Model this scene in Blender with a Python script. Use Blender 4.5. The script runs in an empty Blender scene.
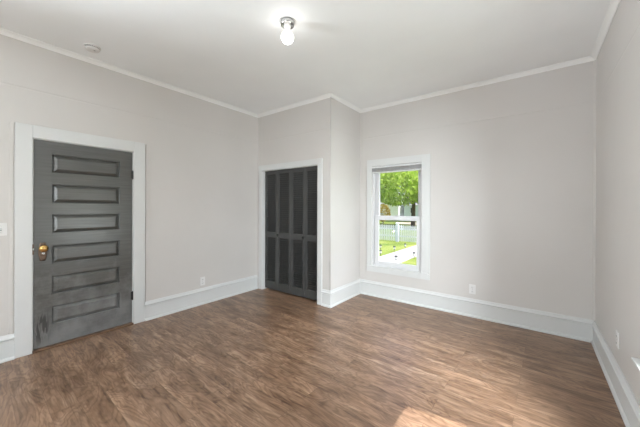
import bpy, bmesh, math, random
from mathutils import Vector, Matrix
random.seed(7)
R = math.radians
scn = bpy.context.scene
col = scn.collection

# ---------------------------------------------------------------- camera, sky, sun, added window fill lamps, exposure
cam_data = bpy.data.cameras.new('camera')
cam = bpy.data.objects.new('camera', cam_data)
col.objects.link(cam)
cam_data.sensor_width = 36
cam_data.lens = 282.988 / 640 * 36
cam_data.shift_y = -5.887 / 640
cam_data.clip_start = 0.02
cam.matrix_world = (Matrix.Translation((3.842, 0, 1.41)) @ Matrix.Rotation(R(37.286), 4, 'Z')
                    @ Matrix.Rotation(R(90 - 0.081), 4, 'X') @ Matrix.Rotation(R(0.190), 4, 'Z'))
scn.camera = cam

world = bpy.data.worlds.new('world')
scn.world = world
world.use_nodes = True
wn = world.node_tree
bg = wn.nodes['Background']
SUN_EL = 55.6
sky = wn.nodes.new('ShaderNodeTexSky')
sky.sky_type = 'NISHITA'
sky.sun_disc = False
sky.sun_elevation = R(SUN_EL)
sky.sun_rotation = R(80)
sky.dust_density = 2.5
wn.links.new(sky.outputs['Color'], bg.inputs['Color'])
bg.inputs['Strength'].default_value = 0.36

sun_data = bpy.data.lights.new('sun', 'SUN')
sun_data.energy = 9.3
sun_data.color = (1.0, 0.985, 0.98)
sun_data.angle = R(0.6)
sun = bpy.data.objects.new('sun', sun_data)
col.objects.link(sun)
sun_dir = Vector((-0.986 * math.cos(R(SUN_EL)), -0.165 * math.cos(R(SUN_EL)), -math.sin(R(SUN_EL))))
sun.rotation_euler = sun_dir.to_track_quat('-Z', 'Y').to_euler()


def window_fill(name, loc, rot, w, h, energy):
    d = bpy.data.lights.new(name, 'AREA')
    d.shape = 'RECTANGLE'
    d.size, d.size_y = w, h
    d.energy = energy
    d.color = (0.89, 0.95, 1.0)
    o = bpy.data.objects.new(name, d)
    o.location = loc
    o.rotation_euler = rot
    col.objects.link(o)


# added fill lamps outside the panes of the windows behind and beside the camera
window_fill('rear_window_fill', (1.10, -2.85, 1.60), (R(72), 0, 0), 1.0, 1.6, 12)
window_fill('rear_window_fill', (3.25, -2.85, 1.60), (R(96), 0, 0), 1.0, 1.6, 120)
window_fill('side_window_fill', (5.30, 1.25, 1.95), (R(74), 0, R(58)), 1.1, 1.3, 490)  # lamp added to brighten the closet side wall through the right window
window_fill('side_window_fill', (-0.66, -1.35, 1.05), (R(116), 0, R(-90)), 1.2, 1.65, 680)  # strongest fill, outside the added left window
window_fill('side_window_fill', (5.10, -0.95, 2.05), (R(56), 0, R(90)), 0.9, 1.4, 110)
window_fill('side_window_fill', (5.02, 1.90, 0.80), (R(92), 0, R(90)), 0.9, 0.7, 18)  # low lamp added for a sheen on the grey door

scn.view_settings.view_transform = 'Standard'
scn.view_settings.look = 'None'
scn.view_settings.exposure = 0.18
scn.view_settings.gamma = 1.0
scn.view_settings.use_curve_mapping = False
scn.cycles.use_denoising = True
scn.cycles.max_bounces = 14
scn.cycles.diffuse_bounces = 8
scn.cycles.transparent_max_bounces = 16
scn.cycles.sample_clamp_indirect = 6

# ---------------------------------------------------------------- dimensions (metres)
W = 4.342        # right wall
D = 4.111        # window wall
CF = 3.266       # closet front
CX = 1.540       # closet side
H = 3.0
BK = -2.6        # rear wall behind the camera
BULB_POWER = 8.0


# ---------------------------------------------------------------- helpers
class MB:
    """collects shapes for one mesh"""
    def __init__(self):
        self.v, self.f = [], []

    def add(self, verts, faces):
        n = len(self.v)
        self.v += [tuple(p) for p in verts]
        self.f += [tuple(i + n for i in q) for q in faces]
        return self

    def box(self, x0, x1, y0, y1, z0, z1, mat=None):
        x0, x1 = min(x0, x1), max(x0, x1)
        y0, y1 = min(y0, y1), max(y0, y1)
        z0, z1 = min(z0, z1), max(z0, z1)
        vs = [Vector((x, y, z)) for z in (z0, z1) for y in (y0, y1) for x in (x0, x1)]
        if mat is not None:
            vs = [mat @ p for p in vs]
        return self.add(vs, [(0, 2, 3, 1), (4, 5, 7, 6), (0, 1, 5, 4), (2, 6, 7, 3), (0, 4, 6, 2), (1, 3, 7, 5)])

    def tube(self, p, q, r0, r1=None, n=12):
        r1 = r0 if r1 is None else r1
        p, q = Vector(p), Vector(q)
        d = (q - p).normalized()
        a = d.orthogonal().normalized()
        b = d.cross(a)
        vs = []
        for c, r in ((p, r0), (q, r1)):
            for k in range(n):
                t = 2 * math.pi * k / n
                vs.append(c + a * math.cos(t) * r + b * math.sin(t) * r)
        fs = [(k, (k + 1) % n, n + (k + 1) % n, n + k) for k in range(n)]
        fs += [tuple(range(n - 1, -1, -1)), tuple(range(n, 2 * n))]
        return self.add(vs, fs)

    def lathe(self, prof, mat=None, n=32, sx=1.0, sy=1.0):
        """prof: (radius, height) list, turned about z, then placed by mat"""
        vs, fs = [], []
        for r, z in prof:
            for k in range(n):
                t = 2 * math.pi * k / n
                vs.append(Vector((r * math.cos(t) * sx, r * math.sin(t) * sy, z)))
        m = len(prof)
        for i in range(m - 1):
            for k in range(n):
                fs.append((i * n + k, i * n + (k + 1) % n, (i + 1) * n + (k + 1) % n, (i + 1) * n + k))
        fs.append(tuple(range(n - 1, -1, -1)))
        fs.append(tuple((m - 1) * n + k for k in range(n)))
        if mat is not None:
            vs = [mat @ p for p in vs]
        return self.add(vs, fs)

    def sweep(self, prof, path, closed=False):
        """prof: (inward offset, z) outline; path: floor points, the room to the right of travel"""
        P = [Vector(p) for p in path]
        n = len(P)
        rings = []
        for i in range(n):
            def nrm(a, b):
                d = (b - a).normalized()
                return Vector((d.y, -d.x))
            if closed or 0 < i < n - 1:
                n1 = nrm(P[i - 1], P[i])
                n2 = nrm(P[i], P[(i + 1) % n])
                m = (n1 + n2) / (1 + n1.dot(n2))
            elif i == 0:
                m = nrm(P[0], P[1])
            else:
                m = nrm(P[-2], P[-1])
            rings.append([Vector((P[i].x + m.x * o, P[i].y + m.y * o, z)) for o, z in prof])
        k = len(prof)
        vs = [p for r in rings for p in r]
        fs = []
        for i in range(n if closed else n - 1):
            j = (i + 1) % n
            for a in range(k):
                b = (a + 1) % k
                fs.append((i * k + a, i * k + b, j * k + b, j * k + a))
        if not closed:
            fs.append(tuple(range(k)))
            fs.append(tuple((n - 1) * k + a for a in range(k - 1, -1, -1)))
        return self.add(vs, fs)

    def build(self, name, mat, parent=None, smooth=False, bevel=0, org=None):
        me = bpy.data.meshes.new(name)
        if parent is not None:
            off = world_of(parent)
        else:
            off = Vector(org) if org is not None else Vector((0, 0, 0))
        me.from_pydata([Vector(p) - off for p in self.v], [], self.f)
        bm = bmesh.new()
        bm.from_mesh(me)
        bmesh.ops.recalc_face_normals(bm, faces=bm.faces)
        bm.to_mesh(me)
        bm.free()
        me.materials.append(mat)
        if smooth:
            for p in me.polygons:
                p.use_smooth = True
        o = bpy.data.objects.new(name, me)
        col.objects.link(o)
        if parent is not None:
            o.parent = parent
        else:
            o.location = off
        if bevel:
            b = o.modifiers.new('bevel', 'BEVEL')
            b.width = bevel
            b.segments = 2
            b.limit_method = 'ANGLE'
            b.angle_limit = R(40)
        return o


def world_of(o):
    p = Vector((0, 0, 0))
    while o is not None:
        p += Vector(o.location)
        o = o.parent
    return p


def tag(o, label=None, cat=None, group=None, kind=None):
    if label:
        o['label'] = label
    if cat:
        o['category'] = cat
    if group:
        o['group'] = group
    if kind:
        o['kind'] = kind
    return o


def empty(name, loc, label=None, cat=None, group=None, kind=None):
    o = bpy.data.objects.new(name, None)
    o.location = loc
    col.objects.link(o)
    return tag(o, label, cat, group, kind)


def copy_tree(o, parent=None):
    c = o.copy()
    col.objects.link(c)
    c.parent = parent
    for ch in [x for x in bpy.data.objects if x.parent == o]:
        copy_tree(ch, c)
    return c


# ---------------------------------------------------------------- materials
class NT:
    def __init__(self, name):
        self.m = bpy.data.materials.new(name)
        self.m.use_nodes = True
        self.t = self.m.node_tree
        self.b = self.t.nodes['Principled BSDF']

    def n(self, kind, **kw):
        o = self.t.nodes.new(kind)
        for k, v in kw.items():
            if k in o.inputs.keys():
                o.inputs[k].default_value = v
            else:
                setattr(o, k, v)
        return o

    def l(self, a, b):
        self.t.links.new(a, b)

    def math(self, op, a, b=None, c=None):
        o = self.n('ShaderNodeMath', operation=op)
        for i, s in enumerate((a, b, c)):
            if s is None:
                continue
            if isinstance(s, (int, float)):
                o.inputs[i].default_value = s
            else:
                self.l(s, o.inputs[i])
        return o.outputs[0]

    def mix(self, fac, a, b, blend='MIX'):
        o = self.n('ShaderNodeMix', data_type='RGBA', blend_type=blend)
        for i, s in ((0, fac), (6, a), (7, b)):
            if isinstance(s, (int, float)):
                o.inputs[i].default_value = s
            elif isinstance(s, tuple):
                o.inputs[i].default_value = s if len(s) == 4 else s + (1,)
            else:
                self.l(s, o.inputs[i])
        return o.outputs[2]

    def ramp(self, fac, stops):
        o = self.n('ShaderNodeValToRGB')
        e = o.color_ramp.elements
        while len(e) < len(stops):
            e.new(0.5)
        for el, (p, c) in zip(e, stops):
            el.position = p
            el.color = c if len(c) == 4 else tuple(c) + (1,)
        self.l(fac, o.inputs[0])
        return o.outputs[0]

    def bump(self, height, strength, dist):
        o = self.n('ShaderNodeBump')
        o.inputs['Strength'].default_value = strength
        o.inputs['Distance'].default_value = dist
        self.l(height, o.inputs['Height'])
        self.l(o.outputs[0], self.b.inputs['Normal'])


def paint(name, rgb, rough=0.5, var=0.03, scale=6.0, metallic=0.0, bump=0.0, spec=0.5):
    k = NT(name)
    tc = k.n('ShaderNodeTexCoord')
    nz = k.n('ShaderNodeTexNoise')
    nz.inputs['Scale'].default_value = scale
    nz.inputs['Detail'].default_value = 4
    k.l(tc.outputs['Object'], nz.inputs['Vector'])
    lo = tuple(c * (1 - var) for c in rgb)
    hi = tuple(min(1, c * (1 + var)) for c in rgb)
    k.l(k.ramp(nz.outputs['Fac'], [(0.3, lo), (0.7, hi)]), k.b.inputs['Base Color'])
    k.b.inputs['Roughness'].default_value = rough
    k.b.inputs['Metallic'].default_value = metallic
    k.b.inputs['Specular IOR Level'].default_value = spec
    if bump:
        n2 = k.n('ShaderNodeTexNoise')
        n2.inputs['Scale'].default_value = scale * 12
        k.l(tc.outputs['Object'], n2.inputs['Vector'])
        k.bump(n2.outputs['Fac'], bump, 0.002)
    return k.m


def wall_paint():
    """greige paint over old boards: a faint board joint high on the wall"""
    k = NT('greige wall paint')
    tc = k.n('ShaderNodeTexCoord')
    nz = k.n('ShaderNodeTexNoise')
    nz.inputs['Scale'].default_value = 1.3
    k.l(tc.outputs['Object'], nz.inputs['Vector'])
    k.l(k.ramp(nz.outputs['Fac'], [(0.3, (0.555, 0.530, 0.508)), (0.7, (0.580, 0.554, 0.532))]), k.b.inputs['Base Color'])
    k.b.inputs['Roughness'].default_value = 0.36
    k.b.inputs['Specular IOR Level'].default_value = 0.35
    sx = k.n('ShaderNodeSeparateXYZ')
    k.l(tc.outputs['Object'], sx.inputs[0])
    d = k.math('ABSOLUTE', k.math('SUBTRACT', sx.outputs['Z'], 2.526))
    groove = k.math('MULTIPLY', k.math('SMOOTH_MIN', k.math('DIVIDE', d, 0.012), 1.0, 0.3), 1.0)
    fine = k.n('ShaderNodeTexNoise')
    fine.inputs['Scale'].default_value = 3.5
    fine.inputs['Detail'].default_value = 2
    k.l(tc.outputs['Object'], fine.inputs['Vector'])
    h = k.math('ADD', groove, k.math('MULTIPLY', fine.outputs['Fac'], 1.5))
    k.bump(h, 0.6, 0.004)
    return k.m


def floor_wood():
    k = NT('brown wood plank')
    tc = k.n('ShaderNodeTexCoord')
    mp = k.n('ShaderNodeMapping')
    mp.inputs['Rotation'].default_value = (0, 0, R(FLOOR_TURN))
    k.l(tc.outputs['Object'], mp.inputs['Vector'])
    br = k.n('ShaderNodeTexBrick')
    br.offset = 0.37
    br.inputs['Color1'].default_value = (0, 0, 0, 1)
    br.inputs['Color2'].default_value = (1, 1, 1, 1)
    br.inputs['Mortar'].default_value = (0.5, 0.5, 0.5, 1)
    br.inputs['Scale'].default_value = 1.0
    br.inputs['Mortar Size'].default_value = 0.0012
    br.inputs['Mortar Smooth'].default_value = 0.2
    br.inputs['Brick Width'].default_value = 1.22
    br.inputs['Row Height'].default_value = 0.152
    k.l(mp.outputs[0], br.inputs['Vector'])
    bw = k.n('ShaderNodeRGBToBW')
    k.l(br.outputs['Color'], bw.inputs[0])
    # each plank shifts its own grain
    sh = k.n('ShaderNodeCombineXYZ')
    k.l(k.math('MULTIPLY', bw.outputs[0], 31.0), sh.inputs['X'])
    k.l(k.math('MULTIPLY', bw.outputs[0], 17.0), sh.inputs['Y'])
    va = k.n('ShaderNodeVectorMath', operation='ADD')
    k.l(mp.outputs[0], va.inputs[0])
    k.l(sh.outputs[0], va.inputs[1])
    st = k.n('ShaderNodeMapping')
    st.inputs['Scale'].default_value = (1.5, 6.0, 1.0)
    k.l(va.outputs[0], st.inputs['Vector'])
    g1 = k.n('ShaderNodeTexNoise')
    g1.inputs['Scale'].default_value = 1.3
    g1.inputs['Detail'].default_value = 9
    g1.inputs['Roughness'].default_value = 0.66
    g1.inputs['Distortion'].default_value = 0.9
    k.l(st.outputs[0], g1.inputs['Vector'])
    st2 = k.n('ShaderNodeMapping')
    st2.inputs['Scale'].default_value = (2.2, 38.0, 1.0)
    k.l(va.outputs[0], st2.inputs['Vector'])
    g2 = k.n('ShaderNodeTexNoise')
    g2.inputs['Scale'].default_value = 1.6
    g2.inputs['Detail'].default_value = 5
    g2.inputs['Distortion'].default_value = 0.6
    k.l(st2.outputs[0], g2.inputs['Vector'])
    base = k.ramp(g1.outputs['Fac'], [(0.26, (0.115, 0.062, 0.036)), (0.42, (0.200, 0.118, 0.072)),
                                      (0.56, (0.275, 0.171, 0.109)), (0.74, (0.390, 0.266, 0.180))])
    fine = k.ramp(g2.outputs['Fac'], [(0.32, (0.60, 0.57, 0.55)), (0.47, (0.98, 0.97, 0.97)), (0.70, (1.13, 1.13, 1.14))])
    c = k.mix(0.75, base, fine, 'MULTIPLY')
    # cathedral figure: warped contour lines inside each plank
    st3 = k.n('ShaderNodeMapping')
    st3.inputs['Scale'].default_value = (1.0, 3.6, 1.0)
    k.l(va.outputs[0], st3.inputs['Vector'])
    g3 = k.n('ShaderNodeTexNoise')
    g3.inputs['Scale'].default_value = 1.7
    g3.inputs['Detail'].default_value = 3
    g3.inputs['Distortion'].default_value = 0.5
    k.l(st3.outputs[0], g3.inputs['Vector'])
    ring = k.math('SINE', k.math('MULTIPLY', g3.outputs['Fac'], 85.0))
    fig = k.ramp(k.math('MULTIPLY_ADD', ring, 0.5, 0.5), [(0.0, (0.68, 0.65, 0.63)), (0.45, (1.0, 1.0, 1.0)), (1.0, (1.10, 1.10, 1.10))])
    c = k.mix(0.7, c, fig, 'MULTIPLY')
    blot = k.ramp(g3.outputs['Fac'], [(0.33, (0.74, 0.72, 0.71)), (0.5, (1.0, 1.0, 1.0)), (0.68, (1.18, 1.18, 1.18))])
    c = k.mix(0.8, c, blot, 'MULTIPLY')
    tone = k.ramp(bw.outputs[0], [(0.0, (0.80, 0.79, 0.78)), (0.5, (1.0, 1.0, 1.0)), (1.0, (1.18, 1.16, 1.14))])
    c = k.mix(0.5, c, tone, 'MULTIPLY')
    c = k.mix(k.math('MULTIPLY', br.outputs['Fac'], 0.45), c, (0.05, 0.03, 0.02))
    k.l(c, k.b.inputs['Base Color'])
    k.l(k.math('ADD', k.math('MULTIPLY', g1.outputs['Fac'], 0.12), 0.27), k.b.inputs['Roughness'])
    k.b.inputs['Specular IOR Level'].default_value = 0.5
    h = k.math('SUBTRACT', k.math('MULTIPLY', g2.outputs['Fac'], 0.3), br.outputs['Fac'])
    k.bump(h, 0.18, 0.002)
    return k.m


def door_paint(scuffs_sheen=False):
    """worn dark grey gloss paint with brush streaks"""
    k = NT('worn grey door paint')
    tc = k.n('ShaderNodeTexCoord')
    mp = k.n('ShaderNodeMapping')
    mp.inputs['Scale'].default_value = (6, 3, 60)
    k.l(tc.outputs['Object'], mp.inputs['Vector'])
    nz = k.n('ShaderNodeTexNoise')
    nz.inputs['Scale'].default_value = 1.0
    nz.inputs['Detail'].default_value = 5
    k.l(mp.outputs[0], nz.inputs['Vector'])
    c = k.ramp(nz.outputs['Fac'], [(0.3, (0.046, 0.046, 0.042)), (0.7, (0.070, 0.070, 0.065))])
    if scuffs_sheen:
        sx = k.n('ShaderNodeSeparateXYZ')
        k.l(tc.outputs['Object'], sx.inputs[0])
        # dark runs near the lower lock-side corner
        mp2 = k.n('ShaderNodeMapping')
        mp2.inputs['Scale'].default_value = (1, 34, 5)
        k.l(tc.outputs['Object'], mp2.inputs['Vector'])
        n2 = k.n('ShaderNodeTexNoise')
        n2.inputs['Scale'].default_value = 1.2
        n2.inputs['Detail'].default_value = 3
        n2.inputs['Distortion'].default_value = 0.8
        k.l(mp2.outputs[0], n2.inputs['Vector'])
        blob = k.ramp(n2.outputs['Fac'], [(0.50, (0, 0, 0)), (0.57, (1, 1, 1))])
        yy = k.math('SUBTRACT', 1.0, k.math('DIVIDE', k.math('ABSOLUTE', k.math('SUBTRACT', sx.outputs['Y'], 0.055)), 0.075))
        zz = k.math('SUBTRACT', 1.0, k.math('DIVIDE', k.math('ABSOLUTE', k.math('SUBTRACT', sx.outputs['Z'], 0.22)), 0.19))
        win = k.math('MULTIPLY', k.math('MAXIMUM', yy, 0.0), k.math('MAXIMUM', zz, 0.0))
        f = k.math('MULTIPLY', k.math('MINIMUM', k.math('MULTIPLY', win, 2.5), 1.0), blob)
        # dusty, rubbed paint on kicked lower rails in irregular patches; low sheen painted in
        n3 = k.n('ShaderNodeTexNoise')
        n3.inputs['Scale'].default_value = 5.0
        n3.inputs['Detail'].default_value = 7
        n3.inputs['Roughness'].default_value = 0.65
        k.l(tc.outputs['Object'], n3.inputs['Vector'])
        rub_sheen = k.math('SUBTRACT', k.math('MULTIPLY_ADD', n3.outputs['Fac'], 2.2, -0.25), k.math('MULTIPLY', sx.outputs['Z'], 1.15))
        rub_sheen = k.math('MINIMUM', k.math('MAXIMUM', rub_sheen, 0.0), 1.0)
        c = k.mix(k.math('MULTIPLY', rub_sheen, 0.8), c, (0.205, 0.208, 0.205))
        c = k.mix(k.math('MULTIPLY', f, 0.85), c, (0.018, 0.018, 0.017))
    k.l(c, k.b.inputs['Base Color'])
    k.b.inputs['Roughness'].default_value = 0.30
    k.b.inputs['Coat Weight'].default_value = 1.0
    k.b.inputs['Coat IOR'].default_value = 1.5
    k.b.inputs['Coat Roughness'].default_value = 0.26
    k.b.inputs['Specular IOR Level'].default_value = 0.6
    k.bump(nz.outputs['Fac'], 0.12, 0.002)
    return k.m


def glass_mat():
    m = bpy.data.materials.new('window glass')
    m.use_nodes = True
    t = m.node_tree
    t.nodes.clear()
    out = t.nodes.new('ShaderNodeOutputMaterial')
    tr = t.nodes.new('ShaderNodeBsdfTransparent')
    tr.inputs[0].default_value = (0.97, 0.98, 0.975, 1)
    gl = t.nodes.new('ShaderNodeBsdfGlossy')
    gl.inputs['Roughness'].default_value = 0.02
    lw = t.nodes.new('ShaderNodeLayerWeight')
    pw = t.nodes.new('ShaderNodeMath')
    pw.operation = 'POWER'
    pw.inputs[1].default_value = 5.0
    ma = t.nodes.new('ShaderNodeMath')
    ma.operation = 'MULTIPLY_ADD'
    ma.inputs[1].default_value = 0.9
    ma.inputs[2].default_value = 0.035
    mx = t.nodes.new('ShaderNodeMixShader')
    t.links.new(lw.outputs['Facing'], pw.inputs[0])
    t.links.new(pw.outputs[0], ma.inputs[0])
    t.links.new(ma.outputs[0], mx.inputs[0])
    t.links.new(tr.outputs[0], mx.inputs[1])
    t.links.new(gl.outputs[0], mx.inputs[2])
    t.links.new(mx.outputs[0], out.inputs[0])
    return m


def bulb_mat():
    k = NT('lit frosted bulb')
    k.b.inputs['Base Color'].default_value = (0.9, 0.9, 0.88, 1)
    k.b.inputs['Emission Color'].default_value = (1.0, 0.975, 0.94, 1)
    k.b.inputs['Emission Strength'].default_value = BULB_POWER
    return k.m


def grass_mat(name, a, b, c):
    k = NT(name)
    tc = k.n('ShaderNodeTexCoord')
    n1 = k.n('ShaderNodeTexNoise')
    n1.inputs['Scale'].default_value = 0.9
    n1.inputs['Detail'].default_value = 6
    k.l(tc.outputs['Object'], n1.inputs['Vector'])
    n2 = k.n('ShaderNodeTexNoise')
    n2.inputs['Scale'].default_value = 30
    n2.inputs['Detail'].default_value = 3
    k.l(tc.outputs['Object'], n2.inputs['Vector'])
    f = k.math('ADD', k.math('MULTIPLY', n1.outputs['Fac'], 0.6), k.math('MULTIPLY', n2.outputs['Fac'], 0.4))
    k.l(k.ramp(f, [(0.36, a), (0.5, b), (0.64, c)]), k.b.inputs['Base Color'])
    k.b.inputs['Roughness'].default_value = 0.9
    k.b.inputs['Specular IOR Level'].default_value = 0.1
    return k.m


def leaf_mat(name, a, b, c):
    k = NT(name)
    tc = k.n('ShaderNodeTexCoord')
    n1 = k.n('ShaderNodeTexNoise')
    n1.inputs['Scale'].default_value = 2.3
    n1.inputs['Detail'].default_value = 5
    k.l(tc.outputs['Object'], n1.inputs['Vector'])
    k.l(k.ramp(n1.outputs['Fac'], [(0.34, a), (0.5, b), (0.66, c)]), k.b.inputs['Base Color'])
    k.b.inputs['Roughness'].default_value = 0.6
    k.b.inputs['Specular IOR Level'].default_value = 0.2
    tl = k.n('ShaderNodeBsdfTranslucent')
    tl.inputs[0].default_value = c + (1,)
    mx = k.n('ShaderNodeMixShader')
    mx.inputs[0].default_value = 0.4
    k.l(k.b.outputs[0], mx.inputs[1])
    k.l(tl.outputs[0], mx.inputs[2])
    k.l(mx.outputs[0], k.t.nodes['Material Output'].inputs[0])
    return k.m


FLOOR_TURN = 1.7
M_WALL = wall_paint()
M_CEIL = paint('white ceiling paint', (0.86, 0.88, 0.89), 0.8, 0.015, 2.0)
M_TRIM = paint('white trim paint', (0.60, 0.603, 0.595), 0.35, 0.015, 3.0)
M_CROWN = paint('white crown paint', (0.80, 0.80, 0.79), 0.4, 0.01, 3.0)
M_FLOOR = floor_wood()
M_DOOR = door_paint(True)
M_BIFOLD = paint('charcoal louver paint', (0.052, 0.052, 0.051), 0.36, 0.06, 5.0)
M_BLACK = paint('black metal', (0.008, 0.008, 0.008), 0.45)
M_BRASS = paint('aged brass', (0.58, 0.36, 0.13), 0.22, 0.10, 40.0, metallic=1.0)
M_BRONZE = paint('dark bronze', (0.16, 0.11, 0.08), 0.38, 0.25, 60.0, metallic=0.8)
M_NICKEL = paint('brushed nickel', (0.62, 0.61, 0.59), 0.25, 0.05, 20.0, metallic=1.0)
M_CHROME = paint('polished metal', (0.55, 0.55, 0.55), 0.15, 0.03, 20.0, metallic=1.0)
M_PLATE = paint('white plastic', (0.68, 0.67, 0.66), 0.35, 0.01)
M_SLOT = paint('dark slot', (0.06, 0.06, 0.06), 0.6)
M_GREYPLASTIC = paint('grey plastic', (0.30, 0.30, 0.29), 0.5)
M_VINYL = paint('white window vinyl', (0.63, 0.63, 0.64), 0.4, 0.01)
M_BLIND = paint('grey white blind slat', (0.60, 0.60, 0.61), 0.45, 0.08, 30.0)
M_THRESH = paint('worn brown threshold wood', (0.15, 0.085, 0.05), 0.45, 0.25, 14.0)
M_GLASS = glass_mat()
M_BULB = bulb_mat()
M_PORC = paint('white porcelain', (0.82, 0.82, 0.80), 0.25, 0.01)
M_GRASS = grass_mat('lawn grass', (0.09, 0.14, 0.025), (0.17, 0.215, 0.045), (0.27, 0.28, 0.085))
M_CONC = paint('pale concrete', (0.40, 0.37, 0.36), 0.85, 0.08, 4.0)
M_DRIVE = paint('tan gravel drive', (0.50, 0.40, 0.30), 0.9, 0.10, 5.0)
M_FENCE = paint('white fence paint', (0.80, 0.77, 0.83), 0.5, 0.02)
M_BARK = paint('brown bark', (0.10, 0.075, 0.055), 0.9, 0.3, 8.0)
M_LEAF = leaf_mat('maple leaf', (0.10, 0.21, 0.022), (0.29, 0.43, 0.055), (0.56, 0.68, 0.15))
M_LEAF_DEEP = leaf_mat('deep green leaf', (0.05, 0.12, 0.02), (0.10, 0.21, 0.03), (0.20, 0.34, 0.06))
M_SHRUB = leaf_mat('yellow shrub leaf', (0.20, 0.15, 0.02), (0.42, 0.30, 0.05), (0.60, 0.48, 0.12))
M_SIDING = paint('white siding', (0.88, 0.86, 0.87), 0.6, 0.02, 2.0)
M_BLUESIDING = paint('pale blue siding', (0.60, 0.66, 0.72), 0.6, 0.02, 2.0)
M_ROOF = paint('grey shingle', (0.20, 0.20, 0.21), 0.9, 0.15, 8.0)
M_PANE = paint('dark house pane', (0.06, 0.08, 0.10), 0.1, 0.1)
M_LENS = paint('clear lamp lens', (0.75, 0.76, 0.76), 0.3, 0.02)


# ---------------------------------------------------------------- room shell
def wall(name, axis, face, back, u0, u1, holes=()):
    """a wall whose room face lies at `face` on the other axis; holes are (u0, u1, z0, z1)"""
    us = sorted({u0, u1, *[h[0] for h in holes], *[h[1] for h in holes]})
    zs = sorted({0.0, H + 0.1, *[h[2] for h in holes], *[h[3] for h in holes]})
    mb = MB()
    for i in range(len(us) - 1):
        for j in range(len(zs) - 1):
            cu, cz = (us[i] + us[i + 1]) / 2, (zs[j] + zs[j + 1]) / 2
            if any(h[0] < cu < h[1] and h[2] < cz < h[3] for h in holes):
                continue
            if axis == 'x':
                mb.box(us[i], us[i + 1], face, back, zs[j], zs[j + 1])
            else:
                mb.box(face, back, us[i], us[i + 1], zs[j], zs[j + 1])
    return tag(mb.build(name, M_WALL), kind='structure')


# openings
DOOR = (0.487, 1.345, 0.0, 2.065)                  # left wall (y, z)
BIF = (0.120, 1.320, 0.0, 2.030)                   # closet front (x, z)
WIN = (1.762, 2.546, 0.480, 2.062)                 # window wall (x, z)
SIDEWINS = [(1.530, 2.285, 0.545, 2.062), (-1.33, -0.57, 0.545, 2.062)]   # right wall (y, z); second one unseen, added to let in light
ADDED_LEFTWINS = [(-1.90, -0.80, 0.480, 2.062)]                               # left wall behind the camera (y, z), unseen, added for its light
ADDED_REARWINS = [(0.70, 1.50, 0.480, 2.062), (2.85, 3.65, 0.480, 2.062)]       # rear wall (x, z), unseen pair added to brighten the room

tag(MB().box(-0.15, W + 0.15, BK - 0.15, D + 0.15, -0.12, 0).build('floor', M_FLOOR), kind='structure')
tag(MB().box(-0.15, W + 0.15, BK - 0.15, D + 0.15, H, H + 0.12).build('ceiling', M_CEIL), kind='structure')
wall('wall_left', 'y', 0, -0.14, BK - 0.14, D + 0.14, [DOOR] + ADDED_LEFTWINS)
wall('wall_back', 'x', D, D + 0.14, 0, W, [WIN])
wall('wall_right', 'y', W, W + 0.14, BK - 0.14, D + 0.14, SIDEWINS)
wall('wall_rear', 'x', BK, BK - 0.14, 0, W, ADDED_REARWINS)
wall('wall_closet_front', 'x', CF, CF + 0.10, 0, CX, [BIF])
wall('wall_closet_side', 'y', CX, CX - 0.10, CF + 0.10, D)
tag(MB().box(-0.9, -0.85, 0.2, 1.7, 0, 2.4).build('wall_hallway', M_WALL), kind='structure')

# crown: small cove all the way round
ROOM = [(0, BK), (0, CF), (CX, CF), (CX, D), (W, D), (W, BK)]
crown = [(0, H - 0.040), (0.008, H - 0.040), (0.014, H - 0.031), (0.022, H - 0.020), (0.033, H - 0.011), (0.044, H - 0.007), (0.044, H), (0, H)]
tag(MB().sweep(crown, ROOM, closed=True).build('trim_1', M_CROWN), kind='structure')

# baseboards: flat board, moulded cap, shoe at the floor
base = [(0, 0), (0.032, 0), (0.032, 0.010), (0.028, 0.020), (0.019, 0.027), (0.0165, 0.028), (0.017, 0.176), (0.014, 0.178), (0.014, 0.181), (0.027, 0.186), (0.029, 0.193), (0.027, 0.200),
        (0.020, 0.204), (0.014, 0.213), (0.010, 0.226), (0.008, 0.232), (0, 0.232)]
DC0, DC1 = 0.371, 1.468        # door casing outer edges
for nm, path in (('baseboard_left', [(0, BK), (0, DC0)]), ('baseboard_left', [(0, DC1), (0, CF - 0.020)]),
                 ('baseboard_back', [(1.402, CF), (CX, CF), (CX, D), (W, D)]), ('baseboard_right', [(W, D), (W, BK)]),
                 ('baseboard_rear', [(W, BK), (0, BK)])):
    tag(MB().sweep(base, path).build(nm, M_TRIM), kind='structure')

# painted strips beside the door casing, bead on the closet's outer corner, caulk bead in the far right corner
mb = MB()
mb.box(0, 0.007, DC0 - 0.034, DC0 - 0.008, 0.232, 2.180)
mb.box(0, 0.007, DC1 + 0.010, DC1 + 0.050, 0.232, 2.180)
tag(mb.build('trim_2', M_WALL, bevel=0.002), kind='structure')
mb = MB()
mb.tube((CX - 0.004, CF + 0.004, 0.232), (CX - 0.004, CF + 0.004, H - 0.04), 0.0075, n=16)
tag(mb.build('trim_3', M_WALL, smooth=True), kind='structure')
mb = MB()
c = [(0, 0), (-0.018, 0), (-0.014, -0.006), (-0.006, -0.014), (0, -0.018)]
vs = [Vector((W + x, D + y, z)) for z in (0.232, H - 0.04) for x, y in c]
mb.add(vs, [tuple((i, (i + 1) % 5, 5 + (i + 1) % 5, 5 + i)) for i in range(5)] + [(0, 1, 2, 3, 4), (9, 8, 7, 6, 5)])
tag(mb.build('trim_4', M_WALL), kind='structure')

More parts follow.
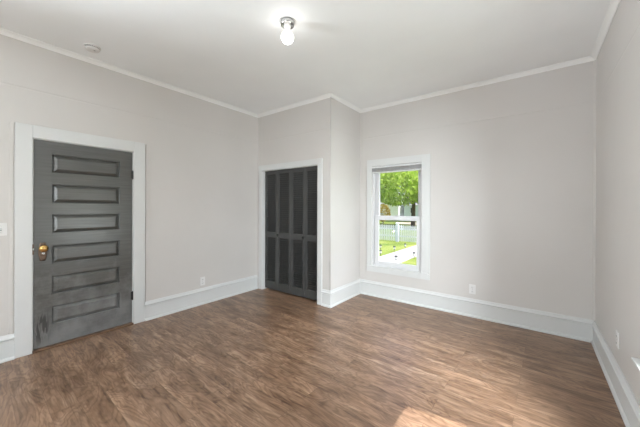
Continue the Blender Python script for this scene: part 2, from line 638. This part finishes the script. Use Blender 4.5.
# ---------------------------------------------------------------- six-panel hall door in the left wall
door = empty('door_1', (0, 0.497, 0), 'dark grey door with six stacked horizontal panels in white casing', 'door', kind='structure')
mb = MB()
mb.box(0, 0.022, DC0, DOOR[0], 0, 2.187)
mb.box(0, 0.022, DOOR[1], DC1, 0, 2.187)
mb.box(0, 0.022, DOOR[0], DOOR[1], DOOR[3], 2.187)
mb.build('casing', M_TRIM, door, bevel=0.003)
mb = MB()
mb.box(-0.14, 0.006, DOOR[0] - 0.001, DOOR[0] + 0.008, 0, DOOR[3])
mb.box(-0.14, 0.006, DOOR[1] - 0.008, DOOR[1] + 0.001, 0, DOOR[3])
mb.box(-0.14, 0.006, DOOR[0], DOOR[1], DOOR[3] - 0.007, DOOR[3] + 0.001)
mb.box(-0.062, -0.050, DOOR[0], DOOR[0] + 0.022, 0, DOOR[3])
mb.box(-0.062, -0.050, DOOR[1] - 0.022, DOOR[1], 0, DOOR[3])
mb.box(-0.062, -0.050, DOOR[0], DOOR[1], DOOR[3] - 0.02, DOOR[3])
mb.build('jamb', M_TRIM, door)
MB().box(-0.14, 0.030, DOOR[0] + 0.002, DOOR[1] - 0.002, 0.0005, 0.021).build('threshold', M_THRESH, door, bevel=0.004)

FX = -0.001                                # room face of the door leaf
Y0, Y1, Z0, Z1 = 0.499, 1.334, 0.028, 2.055
PY0, PY1 = 0.627, 1.208
PZ = [(1.745, 1.932), (1.440, 1.632), (1.139, 1.329), (0.836, 1.019), (0.529, 0.714), (0.229, 0.411)]
us = [Y0, PY0, PY1, Y1]
zs = sorted([Z0, Z1] + [z for p in PZ for z in p])
mb = MB()
for i in range(3):
    for j in range(len(zs) - 1):
        cu, cz = (us[i] + us[i + 1]) / 2, (zs[j] + zs[j + 1]) / 2
        if i == 1 and any(a < cz < b for a, b in PZ):
            continue
        mb.box(FX - 0.036, FX, us[i], us[i + 1], zs[j], zs[j + 1])
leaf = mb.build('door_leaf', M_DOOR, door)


def rect_rings(mb, levels):
    """levels: (y0, y1, z0, z1, x) nested rectangles joined by sloping faces, last one capped"""
    vs = []
    for y0, y1, z0, z1, x in levels:
        vs += [(x, y0, z0), (x, y1, z0), (x, y1, z1), (x, y0, z1)]
    fs = []
    for i in range(len(levels) - 1):
        for a in range(4):
            b = (a + 1) % 4
            fs.append((i * 4 + a, i * 4 + b, i * 4 + 4 + b, i * 4 + 4 + a))
    n = (len(levels) - 1) * 4
    fs.append((n, n + 1, n + 2, n + 3))
    mb.add(vs, fs)


for z0, z1 in PZ:
    mb = MB()
    lv = []
    for ins, x in ((0, FX), (0.003, FX - 0.003), (0.004, FX - 0.021), (0.009, FX - 0.021), (0.010, FX - 0.0185), (0.024, FX - 0.0095), (0.040, FX - 0.002), (0.041, FX)):
        lv.append((PY0 + ins, PY1 - ins, z0 + ins, z1 - ins, x))
    rect_rings(mb, lv)
    mb.box(FX - 0.035, FX - 0.028, PY0, PY1, z0, z1)
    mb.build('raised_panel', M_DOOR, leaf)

esc = MB()
rot_x = Matrix.Rotation(R(90), 4, 'Y')          # z -> +x
# ornate long escutcheon: outline swept into a shallow dish
def plate_outline(cy, cz, s):
    pts = []
    for k in range(48):
        t = 2 * math.pi * k / 48
        ct, st = math.cos(t), math.sin(t)
        e = 0.75
        r = 1 + 0.05 * math.cos(6 * t)
        pts.append((cy + 0.031 * s * math.copysign(abs(ct) ** e, ct) * r, cz + 0.092 * s * math.copysign(abs(st) ** e, st) * r))
    return pts
rings = []
for s, x in ((1.0, FX), (1.0, FX + 0.002), (0.86, FX + 0.006), (0.62, FX + 0.0045), (0.4, FX + 0.006)):
    rings.append([(x, y, z) for y, z in plate_outline(0.561, 0.965, s)])
vs = [p for r in rings for p in r]
n = 48
fs = [(i * n + k, i * n + (k + 1) % n, (i + 1) * n + (k + 1) % n, (i + 1) * n + k) for i in range(4) for k in range(n)]
fs.append(tuple(range(4 * n, 5 * n)))
esc.add(vs, fs)
plate = esc.build('escutcheon', M_BRONZE, leaf, smooth=True)
mb = MB()
mb.lathe([(0.012, 0), (0.012, 0.003), (0.009, 0.005)], Matrix.Translation((FX + 0.0055, 0.566, 0.948)) @ rot_x, 20)
mb.build('keyhole_cover', M_NICKEL, plate, smooth=False)
MB().box(FX + 0.0108, FX + 0.0116, 0.5645, 0.5675, 0.941, 0.953).build('keyhole', M_SLOT, plate)
mb = MB()
mb.lathe([(0.024, 0.0), (0.022, 0.004), (0.012, 0.010), (0.011, 0.022), (0.017, 0.026), (0.029, 0.031), (0.035, 0.040), (0.035, 0.047),
          (0.030, 0.056), (0.017, 0.061), (0.003, 0.0625)], Matrix.Translation((FX + 0.004, 0.561, 1.000)) @ rot_x, 36)
tag(mb.build('door_knob', M_BRASS, leaf, smooth=True), 'round aged brass door knob')
mb = MB()
mb.box(0.004, 0.0075, 0.4885, 0.4985, 0.945, 1.045)
lp = mb.build('latch_plate', M_BRONZE, door)
MB().box(0.0076, 0.0105, 0.490, 0.498, 0.985, 1.005).build('latch_bolt', M_NICKEL, lp)
for z in (1.788, 0.345):
    mb = MB()
    mb.tube((0.008, 1.3365, z - 0.048), (0.008, 1.3365, z + 0.048), 0.0072, n=12)
    mb.tube((0.008, 1.3365, z - 0.054), (0.008, 1.3365, z + 0.054), 0.004, n=10)
    mb.box(0.0002, 0.0035, 1.320, 1.337, z - 0.046, z + 0.046)
    mb.build('hinge', M_BLACK, door)

# ---------------------------------------------------------------- louvered bifold closet doors
bif = empty('door_2', (0.72, CF, 0), 'charcoal louvered bifold closet doors in white casing', 'closet door', kind='structure')
mb = MB()
mb.box(0.036, BIF[0], CF - 0.020, CF, 0, 2.118)
mb.box(BIF[1], 1.402, CF - 0.020, CF, 0, 2.118)
mb.box(BIF[0], BIF[1], CF - 0.020, CF, BIF[3], 2.118)
mb.build('casing', M_TRIM, bif, bevel=0.003)
mb = MB()
mb.box(BIF[0] - 0.001, BIF[0] + 0.008, CF - 0.004, CF + 0.10, 0, BIF[3])
mb.box(BIF[1] - 0.008, BIF[1] + 0.001, CF - 0.004, CF + 0.10, 0, BIF[3])
mb.box(BIF[0], BIF[1], CF - 0.004, CF + 0.10, BIF[3] - 0.008, BIF[3] + 0.001)
mb.build('jamb', M_TRIM, bif)
MB().box(BIF[0] + 0.008, BIF[1] - 0.008, CF + 0.048, CF + 0.072, BIF[3] - 0.022, BIF[3] - 0.008).build('header_track', M_BIFOLD, bif)
LY = CF + 0.043
edges = [0.135, 0.4325, 0.737, 1.0305, 1.306]
for i in range(4):
    x0, x1 = edges[i] + 0.002, edges[i + 1] - 0.002
    zb, zt = 0.026, 2.008
    mb = MB()
    s = 0.043
    y0, y1 = LY, LY + 0.030
    mb.box(x0, x0 + s, y0, y1, zb, zt)
    mb.box(x1 - s, x1, y0, y1, zb, zt)
    mb.box(x0 + s, x1 - s, y0, y1, 1.962, zt)
    mb.box(x0 + s, x1 - s, y0, y1, 0.900, 0.990)
    mb.box(x0 + s, x1 - s, y0, y1, zb, 0.155)
    lf = mb.build('bifold_leaf', M_BIFOLD, bif, bevel=0.002)
    for (a, b) in ((0.155, 0.900), (0.990, 1.962)):
        mb = MB()
        nsl = round((b - a) / 0.0335)
        for q in range(nsl):
            z = a + (q + 0.5) * (b - a) / nsl
            m = Matrix.Translation(((x0 + x1) / 2, LY + 0.016, z)) @ Matrix.Rotation(R(38), 4, 'X')
            hw = (x1 - x0) / 2 - s + 0.004
            mb.box(-hw, hw, -0.0035, 0.0035, -0.0225, 0.0225, m)
        mb.build('louver_panel', M_BIFOLD, lf)
    if i in (1, 2):
        kx = 0.452 if i == 1 else 1.008
        mb = MB()
        mb.lathe([(0.010, 0), (0.009, 0.010), (0.018, 0.015), (0.024, 0.023), (0.021, 0.031), (0.010, 0.036), (0.002, 0.0365)],
                 Matrix.Translation((kx, LY, 0.945)) @ Matrix.Rotation(R(90), 4, 'X'), 24)
        mb.build('knob', M_BLACK, lf, smooth=True)


# ---------------------------------------------------------------- windows
def sash_window(name, to_world, u0, u1, label, cas_l=0.085, cas_r=0.118, horn=0.0, zb=0.480):
    """double-hung window. local axes: u along the wall, d into the wall (negative = room side), z up"""
    org = to_world((u0 + u1) / 2, 0, zb)
    root = empty(name, org, label, 'window', kind='structure')

    def bx(mb, a0, a1, d0, d1, z0, z1):
        p, q = to_world(a0, d0, z0), to_world(a1, d1, z1)
        mb.box(p.x, q.x, p.y, q.y, p.z, q.z)
    zt = WIN[3]
    mb = MB()
    bx(mb, u0 - cas_l, u0, -0.020, 0, zb - 0.001, zt + 0.104)
    bx(mb, u1, u1 + cas_r, -0.020, 0, zb - 0.001, zt + 0.104)
    bx(mb, u0, u1, -0.020, 0, zt, zt + 0.104)
    bx(mb, u0 - cas_l, u1 + cas_r, -0.020, 0, zb - 0.092, zb - 0.012)
    mb.build('casing', M_TRIM, root, bevel=0.0008)
    mb = MB()
    bx(mb, u0 - cas_l - horn, u1 + cas_r + (horn if horn else -0.035), -0.026 - horn, 0.03, zb - 0.012, zb + 0.004)
    mb.build('stool', M_TRIM, root, bevel=0.003)
    mb = MB()
    bx(mb, u0 - 0.001, u0 + 0.012, 0.0115, 0.14, zb, zt)
    bx(mb, u1 - 0.012, u1 + 0.001, 0.0115, 0.14, zb, zt)
    bx(mb, u0, u1, 0.0115, 0.14, zt - 0.012, zt + 0.001)
    bx(mb, u0, u1, 0.02, 0.16, zb - 0.012, zb + 0.020)
    for s0, s1 in ((u0 + 0.012, u0 + 0.030), (u1 - 0.030, u1 - 0.012)):
        bx(mb, s0, s1, 0.012, 0.024, zb, zt)
        bx(mb, s0, s1, 0.060, 0.066, zb, zt)
        bx(mb, s0, s1, 0.104, 0.112, zb, zt)
    mb.build('jamb', M_VINYL, root)
    # sashes: lower in the room-side track, upper behind it
    zm = 1.245
    for nm, d0, d1, s0, s1, rail_b, rail_t in (('lower_sash', 0.026, 0.058, zb + 0.020, zm + 0.037, 0.060, 0.070),
                                               ('upper_sash', 0.068, 0.100, zm - 0.030, zt - 0.012, 0.062, 0.092)):
        st = 0.066 if nm == 'lower_sash' else 0.058
        a0, a1 = u0 + 0.034, u1 - 0.018
        mb = MB()
        bx(mb, a0, a0 + st, d0, d1, s0, s1)
        bx(mb, a1 - st, a1, d0, d1, s0, s1)
        bx(mb, a0 + st, a1 - st, d0, d1, s0, s0 + rail_b)
        bx(mb, a0 + st, a1 - st, d0, d1, s1 - rail_t, s1)
        sh = mb.build(nm, M_VINYL, root, bevel=0.004)
        mb = MB()
        bx(mb, a0 + st - 0.004, a1 - st + 0.004, (d0 + d1) / 2 - 0.002, (d0 + d1) / 2 + 0.002, s0 + rail_b - 0.004, s1 - rail_t + 0.004)
        mb.build('pane', M_GLASS, sh)
        if nm == 'lower_sash':
            um = (a0 + a1) / 2
            mb = MB()
            bx(mb, um - 0.028, um + 0.028, d0 + 0.004, d1 - 0.004, s1, s1 + 0.010)
            bx(mb, um - 0.008, um + 0.030, d0 + 0.002, d0 + 0.014, s1 + 0.008, s1 + 0.017)
            mb.build('sash_lock', M_VINYL, sh)
    return root


sash_window('window_1', lambda u, d, z: Vector((u, D + d, z)), WIN[0], WIN[1],
            'white double hung sash window looking onto the picket fence and lawn')
for i, (a, b, _, _) in enumerate(SIDEWINS):
    # seen from the room the right wall runs the other way: u = -y
    sash_window('window_%d' % (2 + i), lambda u, d, z: Vector((W + d, -u, z)), -b, -a,
                ['white window on the right wall, its sill tip at the frame edge',
                 'added unseen white window on the right wall behind the camera'][i], 0.085, 0.115, 0.030, 0.545)
for i, (a, b, _, _) in enumerate(ADDED_LEFTWINS):
    sash_window('window_6', lambda u, d, z: Vector((-d, u, z)), a, b, 'added unseen white window in the left wall behind the camera', 0.115, 0.115, 0.03)
for i, (a, b, _, _) in enumerate(ADDED_REARWINS):
    sash_window('window_%d' % (4 + i), lambda u, d, z: Vector((-u, BK - d, z)), -b, -a,
                ['added unseen white window in the rear wall, left of the pair', 'added unseen white window in the rear wall, right of the pair'][i],
                0.115, 0.115, 0.03)

# raised mini blind in the top of window_1
bl = empty('window_blind', (2.154, D + 0.012, 2.05), 'raised grey white mini blind bunched at top of window', 'blind')
bx0, bx1 = WIN[0] + 0.001, WIN[1] - 0.001
MB().box(bx0, bx1, D - 0.018, D + 0.0105, 2.030, 2.056).build('headrail', M_BLIND, bl, bevel=0.002)
mb = MB()
for q in range(13):
    z = 1.970 + q * 0.0045
    mb.box(bx0 + 0.004, bx1 - 0.004, D - 0.016, D + 0.009, z, z + 0.0016)
mb.build('slat_stack', M_BLIND, bl)
MB().box(bx0 + 0.003, bx1 - 0.003, D - 0.016, D + 0.009, 1.950, 1.967).build('bottom_rail', M_BLIND, bl, bevel=0.003)
for x in (bx0 + 0.12, (bx0 + bx1) / 2, bx1 - 0.12):
    MB().tube((x, D - 0.0175, 2.032), (x, D - 0.0175, 1.962), 0.0012, n=6).build('lift_cord', M_BLIND, bl)


# ---------------------------------------------------------------- wall plates
def outlet(loc, face, label):
    """face: 'x+' plate on left wall, 'x-' right wall, 'y-' window wall"""
    root = empty('wall_outlet', loc, label, 'outlet', 'duplex outlets low on the walls')

    def m(u0, u1, z0, z1, d0, d1):
        mb = MB()
        x, y, z = loc
        if face == 'x+':
            mb.box(x + d0, x + d1, y + u0, y + u1, z + z0, z + z1)
        elif face == 'x-':
            mb.box(x - d1, x - d0, y + u0, y + u1, z + z0, z + z1)
        else:
            mb.box(x + u0, x + u1, y - d1, y - d0, z + z0, z + z1)
        return mb
    m(-0.0375, 0.0375, -0.060, 0.060, 0.0, 0.006).build('cover_plate', M_PLATE, root, bevel=0.002)
    for dz in (-0.026, 0.026):
        s = m(-0.017, 0.017, dz - 0.015, dz + 0.015, 0.006, 0.0085).build('socket', M_PLATE, root, bevel=0.002)
        mb = MB()
        mb2 = m(-0.008, -0.005, dz - 0.005, dz + 0.006, 0.0085, 0.009)
        mb3 = m(0.005, 0.008, dz - 0.004, dz + 0.005, 0.0085, 0.009)
        mb4 = m(-0.002, 0.002, dz - 0.011, dz - 0.007, 0.0085, 0.009)
        for q in (mb2, mb3, mb4):
            mb.add(q.v, q.f)
        mb.build('slots', M_SLOT, s)
    m(-0.003, 0.003, -0.003, 0.003, 0.006, 0.0075).build('screw', M_NICKEL, root)


outlet((0, 2.236, 0.331), 'x+', 'white wall outlet between the grey door and the closet')
outlet((3.196, D, 0.355), 'y-', 'white wall outlet right of the window')
outlet((W, 3.068, 0.417), 'x-', 'white wall outlet on the right wall near the corner')

sw = empty('light_switch', (0, 0.287, 1.2), 'white toggle light switch left of the grey door at frame edge', 'switch')
MB().box(0, 0.006, 0.249, 0.325, 1.142, 1.258).build('cover_plate', M_PLATE, sw, bevel=0.002)
mb = MB()
mb.box(0.006, 0.0065, 0.281, 0.293, 1.187, 1.213)
mb.build('toggle_slot', M_GREYPLASTIC, sw)
mb = MB()
mb.box(-0.004, 0.004, -0.004, 0.004, 0, 0.016, Matrix.Translation((0.006, 0.287, 1.199)) @ Matrix.Rotation(R(58), 4, 'Y'))
mb.build('toggle', M_PLATE, sw)
for z in (1.17, 1.23):
    MB().tube((0.006, 0.287, z), (0.0072, 0.287, z), 0.003, n=10).build('screw', M_NICKEL, sw)

# ---------------------------------------------------------------- ceiling: lampholder with lit bulb, smoke detector
LX, LYY = 2.146, 1.759
lamp = empty('ceiling_light', (LX, LYY, H), 'bare lit bulb in a round metal holder on the ceiling', 'ceiling light')
T = Matrix.Translation((LX, LYY, H))
MB().lathe([(0.060, 0), (0.061, -0.012), (0.060, -0.026), (0.056, -0.036), (0.050, -0.038), (0.046, -0.030), (0.030, -0.028)], T, 40).build('canopy', M_CHROME, lamp, smooth=True)
MB().lathe([(0.030, -0.024), (0.029, -0.050), (0.025, -0.060), (0.021, -0.078)], T, 32).build('socket', M_PORC, lamp, smooth=True)
bp = [(0.017, -0.070), (0.019, -0.080), (0.030, -0.094)]
for k in range(1, 15):
    t = math.pi * (0.26 + 0.74 * k / 14)
    bp.append((max(0.0005, 0.052 * math.sin(t)), -0.137 + 0.053 * math.cos(t)))
MB().lathe(bp, T, 32).build('bulb', M_BULB, lamp, smooth=True)

sd = empty('smoke_detector', (0.325, 0.868, H), 'round white smoke detector on the ceiling above the grey door', 'smoke detector')
T = Matrix.Translation((0.325, 0.868, H))
MB().lathe([(0.068, 0), (0.068, -0.010), (0.064, -0.012)], T, 40).build('mounting_plate', M_PLATE, sd)
MB().lathe([(0.058, -0.010), (0.058, -0.019), (0.061, -0.019), (0.059, -0.030), (0.050, -0.037), (0.030, -0.040), (0.002, -0.0405)], T, 40).build('cover', M_PLATE, sd, smooth=True)
mb = MB()
for k in range(28):
    t = 2 * math.pi * k / 28
    m = T @ Matrix.Rotation(t, 4, 'Z')
    mb.box(0.0565, 0.0590, -0.004, 0.004, -0.0185, -0.0125, m)
mb.build('vent_slots', M_SLOT, sd)
MB().lathe([(0.008, -0.0385), (0.008, -0.0425), (0.006, -0.0435)], T @ Matrix.Translation((0.022, 0.012, 0)), 16).build('test_button', M_GREYPLASTIC, sd)

# ---------------------------------------------------------------- outside: yard, walk, fence, trees, houses
GZ = -0.634
tag(MB().box(-60, 40, D + 0.6, 110, GZ - 0.2, GZ).add([(40, -40, GZ), (40, D + 0.6, GZ), (5.2, D + 0.6, GZ), (5.2, -40, GZ)], [(0, 1, 2, 3)])
    .build('ground', M_GRASS), 'sunlit green lawn around the house', 'lawn', kind='structure')
tag(MB().box(-1.25, -0.10, 7.0, 15.9, GZ, GZ + 0.02).build('sidewalk', M_CONC), 'pale concrete front walk between small path lights', 'walkway', kind='structure')
mb = MB()
vs = [(-9.9, 34.0, GZ), (-11.0, 37.5, GZ), (-9.2, 38.5, GZ), (-2, 33, GZ), (6, 30, GZ), (6, 26, GZ)]
top = [(x, y, GZ + 0.03) for x, y, z in vs]
mb.add(vs + top, [(0, 1, 2, 3, 4, 5), (11, 10, 9, 8, 7, 6)] + [(i, (i + 1) % 6, 6 + (i + 1) % 6, 6 + i) for i in range(6)])
tag(mb.build('driveway', M_DRIVE), 'tan driveway crossing beyond the white fence', 'driveway', kind='structure')

# picket fence
FY = 16.25
fence = empty('picket_fence', (-2.9, FY, GZ), 'white picket fence across the lawn outside the window', 'fence')
posts = [-7.62, -5.17, -2.72, -0.27, 2.18, 4.63]
for xp in posts:
    mb = MB()
    mb.box(xp - 0.07, xp + 0.07, FY - 0.07, FY + 0.07, GZ, GZ + 1.08)
    mb.box(xp - 0.09, xp + 0.09, FY - 0.09, FY + 0.09, GZ + 1.08, GZ + 1.11)
    mb.add([(xp - 0.075, FY - 0.075, GZ + 1.11), (xp + 0.075, FY - 0.075, GZ + 1.11), (xp + 0.075, FY + 0.075, GZ + 1.11),
            (xp - 0.075, FY + 0.075, GZ + 1.11), (xp, FY, GZ + 1.18)], [(0, 1, 4), (1, 2, 4), (2, 3, 4), (3, 0, 4), (3, 2, 1, 0)])
    mb.build('post', M_FENCE, fence)
for z in (0.30, 0.72):
    MB().box(posts[0], posts[-1], FY + 0.010, FY + 0.045, GZ + z, GZ + z + 0.085).build('rail', M_FENCE, fence)
for a, b in zip(posts[:-1], posts[1:]):
    nn = 20
    for k in range(nn):
        xp = a + 0.07 + (k + 0.5) * (b - a - 0.14) / nn
        mb = MB()
        w = 0.034
        prof = [(xp - w, GZ + 0.05), (xp + w, GZ + 0.05), (xp + w, GZ + 0.93), (xp, GZ + 1.0), (xp - w, GZ + 0.93)]
        vs = [(q, FY - 0.012, z) for q, z in prof] + [(q, FY + 0.010, z) for q, z in prof]
        mb.add(vs, [(0, 1, 2, 3, 4), (9, 8, 7, 6, 5)] + [(i, (i + 1) % 5, 5 + (i + 1) % 5, 5 + i) for i in range(5)])
        mb.build('picket', M_FENCE, fence)


# solar path lights
def path_light():
    root = empty('path_light', (0, 0, 0))
    MB().tube((0, 0, 0), (0, 0, 0.12), 0.008, n=10).build('stake', M_BLACK, root)
    MB().lathe([(0.020, 0.115), (0.034, 0.125), (0.036, 0.20), (0.036, 0.215)], None, 16).build('lens', M_LENS, root)
    MB().lathe([(0.030, 0.10), (0.036, 0.118), (0.028, 0.122)], None, 16).build('collar', M_BLACK, root)
    MB().lathe([(0.066, 0.213), (0.066, 0.224), (0.052, 0.245), (0.024, 0.262), (0.003, 0.266)], None, 20).build('cap', M_BLACK, root)
    return root


spots = [(-0.272, 10.08, 'black capped path light standing nearest the window'),
         (-0.02, 11.30, 'black capped path light on the right edge of the front walk'),
         (-1.336, 11.02, 'black capped path light left of the walk at the glass edge'),
         (-1.345, 12.50, 'black capped path light left of the walk, middle of the lawn'),
         (-1.30, 13.75, 'black capped path light farthest along the walk near the fence'),
         (-2.07, 12.57, 'black capped path light set back on the lawn from the walk')]
pl = path_light()
for i, (x, y, lab) in enumerate(spots):
    o = pl if i == 0 else copy_tree(pl)
    o.location = (x, y, GZ)
    tag(o, lab, 'path light', 'solar path lights along the front walk')


def leaves(mb, c, rad, n, size, rng):
    c = Vector(c)
    for _ in range(n):
        d = Vector((rng.gauss(0, 1), rng.gauss(0, 1), rng.gauss(0, 1))).normalized()
        r = rng.random() ** 0.33
        r = 0.45 + 0.55 * r
        p = c + Vector((d.x * rad[0], d.y * rad[1], d.z * rad[2])) * r
        a = Vector((rng.gauss(0, 1), rng.gauss(0, 1), rng.gauss(0, 0.6))).normalized()
        b = a.orthogonal().normalized()
        b = (Matrix.Rotation(rng.random() * 6.28, 3, a) @ b)
        e = a.cross(b)
        s = size * (0.6 + 0.8 * rng.random())
        mb.add([p - b * s, p - e * s * 0.55, p + b * s, p + e * s * 0.55], [(0, 1, 2, 3)])


def tree(name, loc, trunk_h, trunk_r, blobs, n, size, mat, label, seed, cat='tree', group=None):
    rng = random.Random(seed)
    root = empty(name, loc, label, cat, group)
    x, y, z = loc
    mb = MB()
    for (cx, cy, cz, rx, ry, rz) in blobs:
        leaves(mb, (x + cx, y + cy, z + cz), (rx, ry, rz), n, size, rng)
    me = mb
    me_obj = me.build('foliage', mat, root)
    mb = MB()
    mb.tube((x, y, z - 0.05), (x + 0.1, y, z + trunk_h), trunk_r, trunk_r * 0.7, 12)
    for (cx, cy, cz, rx, ry, rz) in blobs[:6]:
        mb.tube((x + 0.1, y, z + trunk_h * 0.92), (x + cx * 0.7, y + cy * 0.7, z + cz), trunk_r * 0.45, trunk_r * 0.15, 8)
    mb.build('trunk', M_BARK, root)
    return root


# the big maple whose lower boughs fill the upper sash
tree('maple_tree', (-6.55, 30.0, GZ), 3.0, 0.24,
     [(-3.6, -3.0, 4.3, 3.0, 2.6, 1.9), (-0.5, -2.8, 4.2, 3.0, 2.6, 2.0), (2.4, -1.4, 3.9, 2.5, 2.3, 1.7), (-5.9, -0.6, 4.9, 3.0, 2.6, 2.1),
      (-1.0, 0.5, 7.2, 4.6, 4.0, 2.8), (1.8, 2.2, 5.2, 3.4, 3.0, 2.2)], 2600, 0.19, M_LEAF, 'bright green maple tree filling the upper window sash', 3)
for i, (x, y, s, mt, lab) in enumerate([
        (-19.5, 45, 1.05, M_LEAF_DEEP, 'deep green tree behind the maple, at the left window edge'),
        (-29.5, 42, 1.1, M_LEAF, 'bright green tree beyond the lawn, far left of the window'),
        (-4.0, 42, 1.15, M_LEAF_DEEP, 'deep green tree behind the maple, at the right window edge'),
        (4.5, 36, 1.1, M_LEAF, 'bright green tree beyond the lawn, hidden right of the window'),
        (-14.6, 69, 1.6, M_LEAF_DEEP, 'deep green tree towering behind the pale blue house at right'),
        (-31.0, 70, 1.6, M_LEAF_DEEP, 'deep green tree towering behind the white garage at left')]):
    tree('shade_tree', (x, y, GZ), 3.2 * s, 0.26 * s,
         [(-2.2 * s, -1 * s, 5.6 * s, 2.9 * s, 2.6 * s, 2.0 * s), (2.0 * s, -1.2 * s, 5.4 * s, 2.9 * s, 2.6 * s, 1.9 * s), (0.2 * s, 1 * s, 7.4 * s, 3.8 * s, 3.4 * s, 2.6 * s)],
         1500, 0.30 * s, mt, lab, 20 + i, group='trees beyond the fence')
tree('flowering_shrub', (-11.6, 33.5, GZ), 0.5, 0.06, [(0, 0, 1.35, 0.95, 0.9, 1.15)], 900, 0.11, M_SHRUB, 'rounded yellow orange shrub beyond the fence', 9, 'shrub')


# far houses
def house(name, x0, x1, y0, y1, hw, roof_h, wmat, wins, label, door_x=None):
    root = empty(name, ((x0 + x1) / 2, (y0 + y1) / 2, GZ), label, 'building')
    MB().box(x0, x1, y0, y1, GZ, GZ + hw).build('wall', wmat, root)
    ym = (y0 + y1) / 2
    o = 0.35
    z = GZ + hw
    vs = [(x0 - o, y0 - o, z), (x1 + o, y0 - o, z), (x1 + o, y1 + o, z), (x0 - o, y1 + o, z), (x0 - o, ym, z + roof_h), (x1 + o, ym, z + roof_h)]
    MB().add(vs, [(0, 1, 5, 4), (2, 3, 4, 5), (0, 4, 3), (1, 2, 5), (3, 2, 1, 0)]).build('roof', M_ROOF, root)
    for a, b, c, d in wins:
        f = MB().box(a - 0.08, b + 0.08, y0 - 0.05, y0 + 0.02, GZ + c - 0.08, GZ + d + 0.08).build('window', M_FENCE, root)
        MB().box(a, b, y0 - 0.07, y0 - 0.04, GZ + c, GZ + d).build('pane', M_PANE, f)
    if door_x is not None:
        MB().box(door_x - 0.5, door_x + 0.5, y0 - 0.06, y0 + 0.02, GZ + 0.05, GZ + 2.1).build('house_door', M_BLUESIDING, root)


house('garage', -22.5, -18.1, 55, 61, 2.75, 1.0, M_SIDING, [], 'white garage with plain wall beyond the fence', -22)
house('neighbour_house', -17.4, -6.0, 56, 63, 2.5, 1.3, M_BLUESIDING, [(-16.0, -15.2, 1.0, 2.0), (-11.5, -10.3, 1.0, 2.0)],
      'pale blue house under the maple beyond the fence', -8.2)
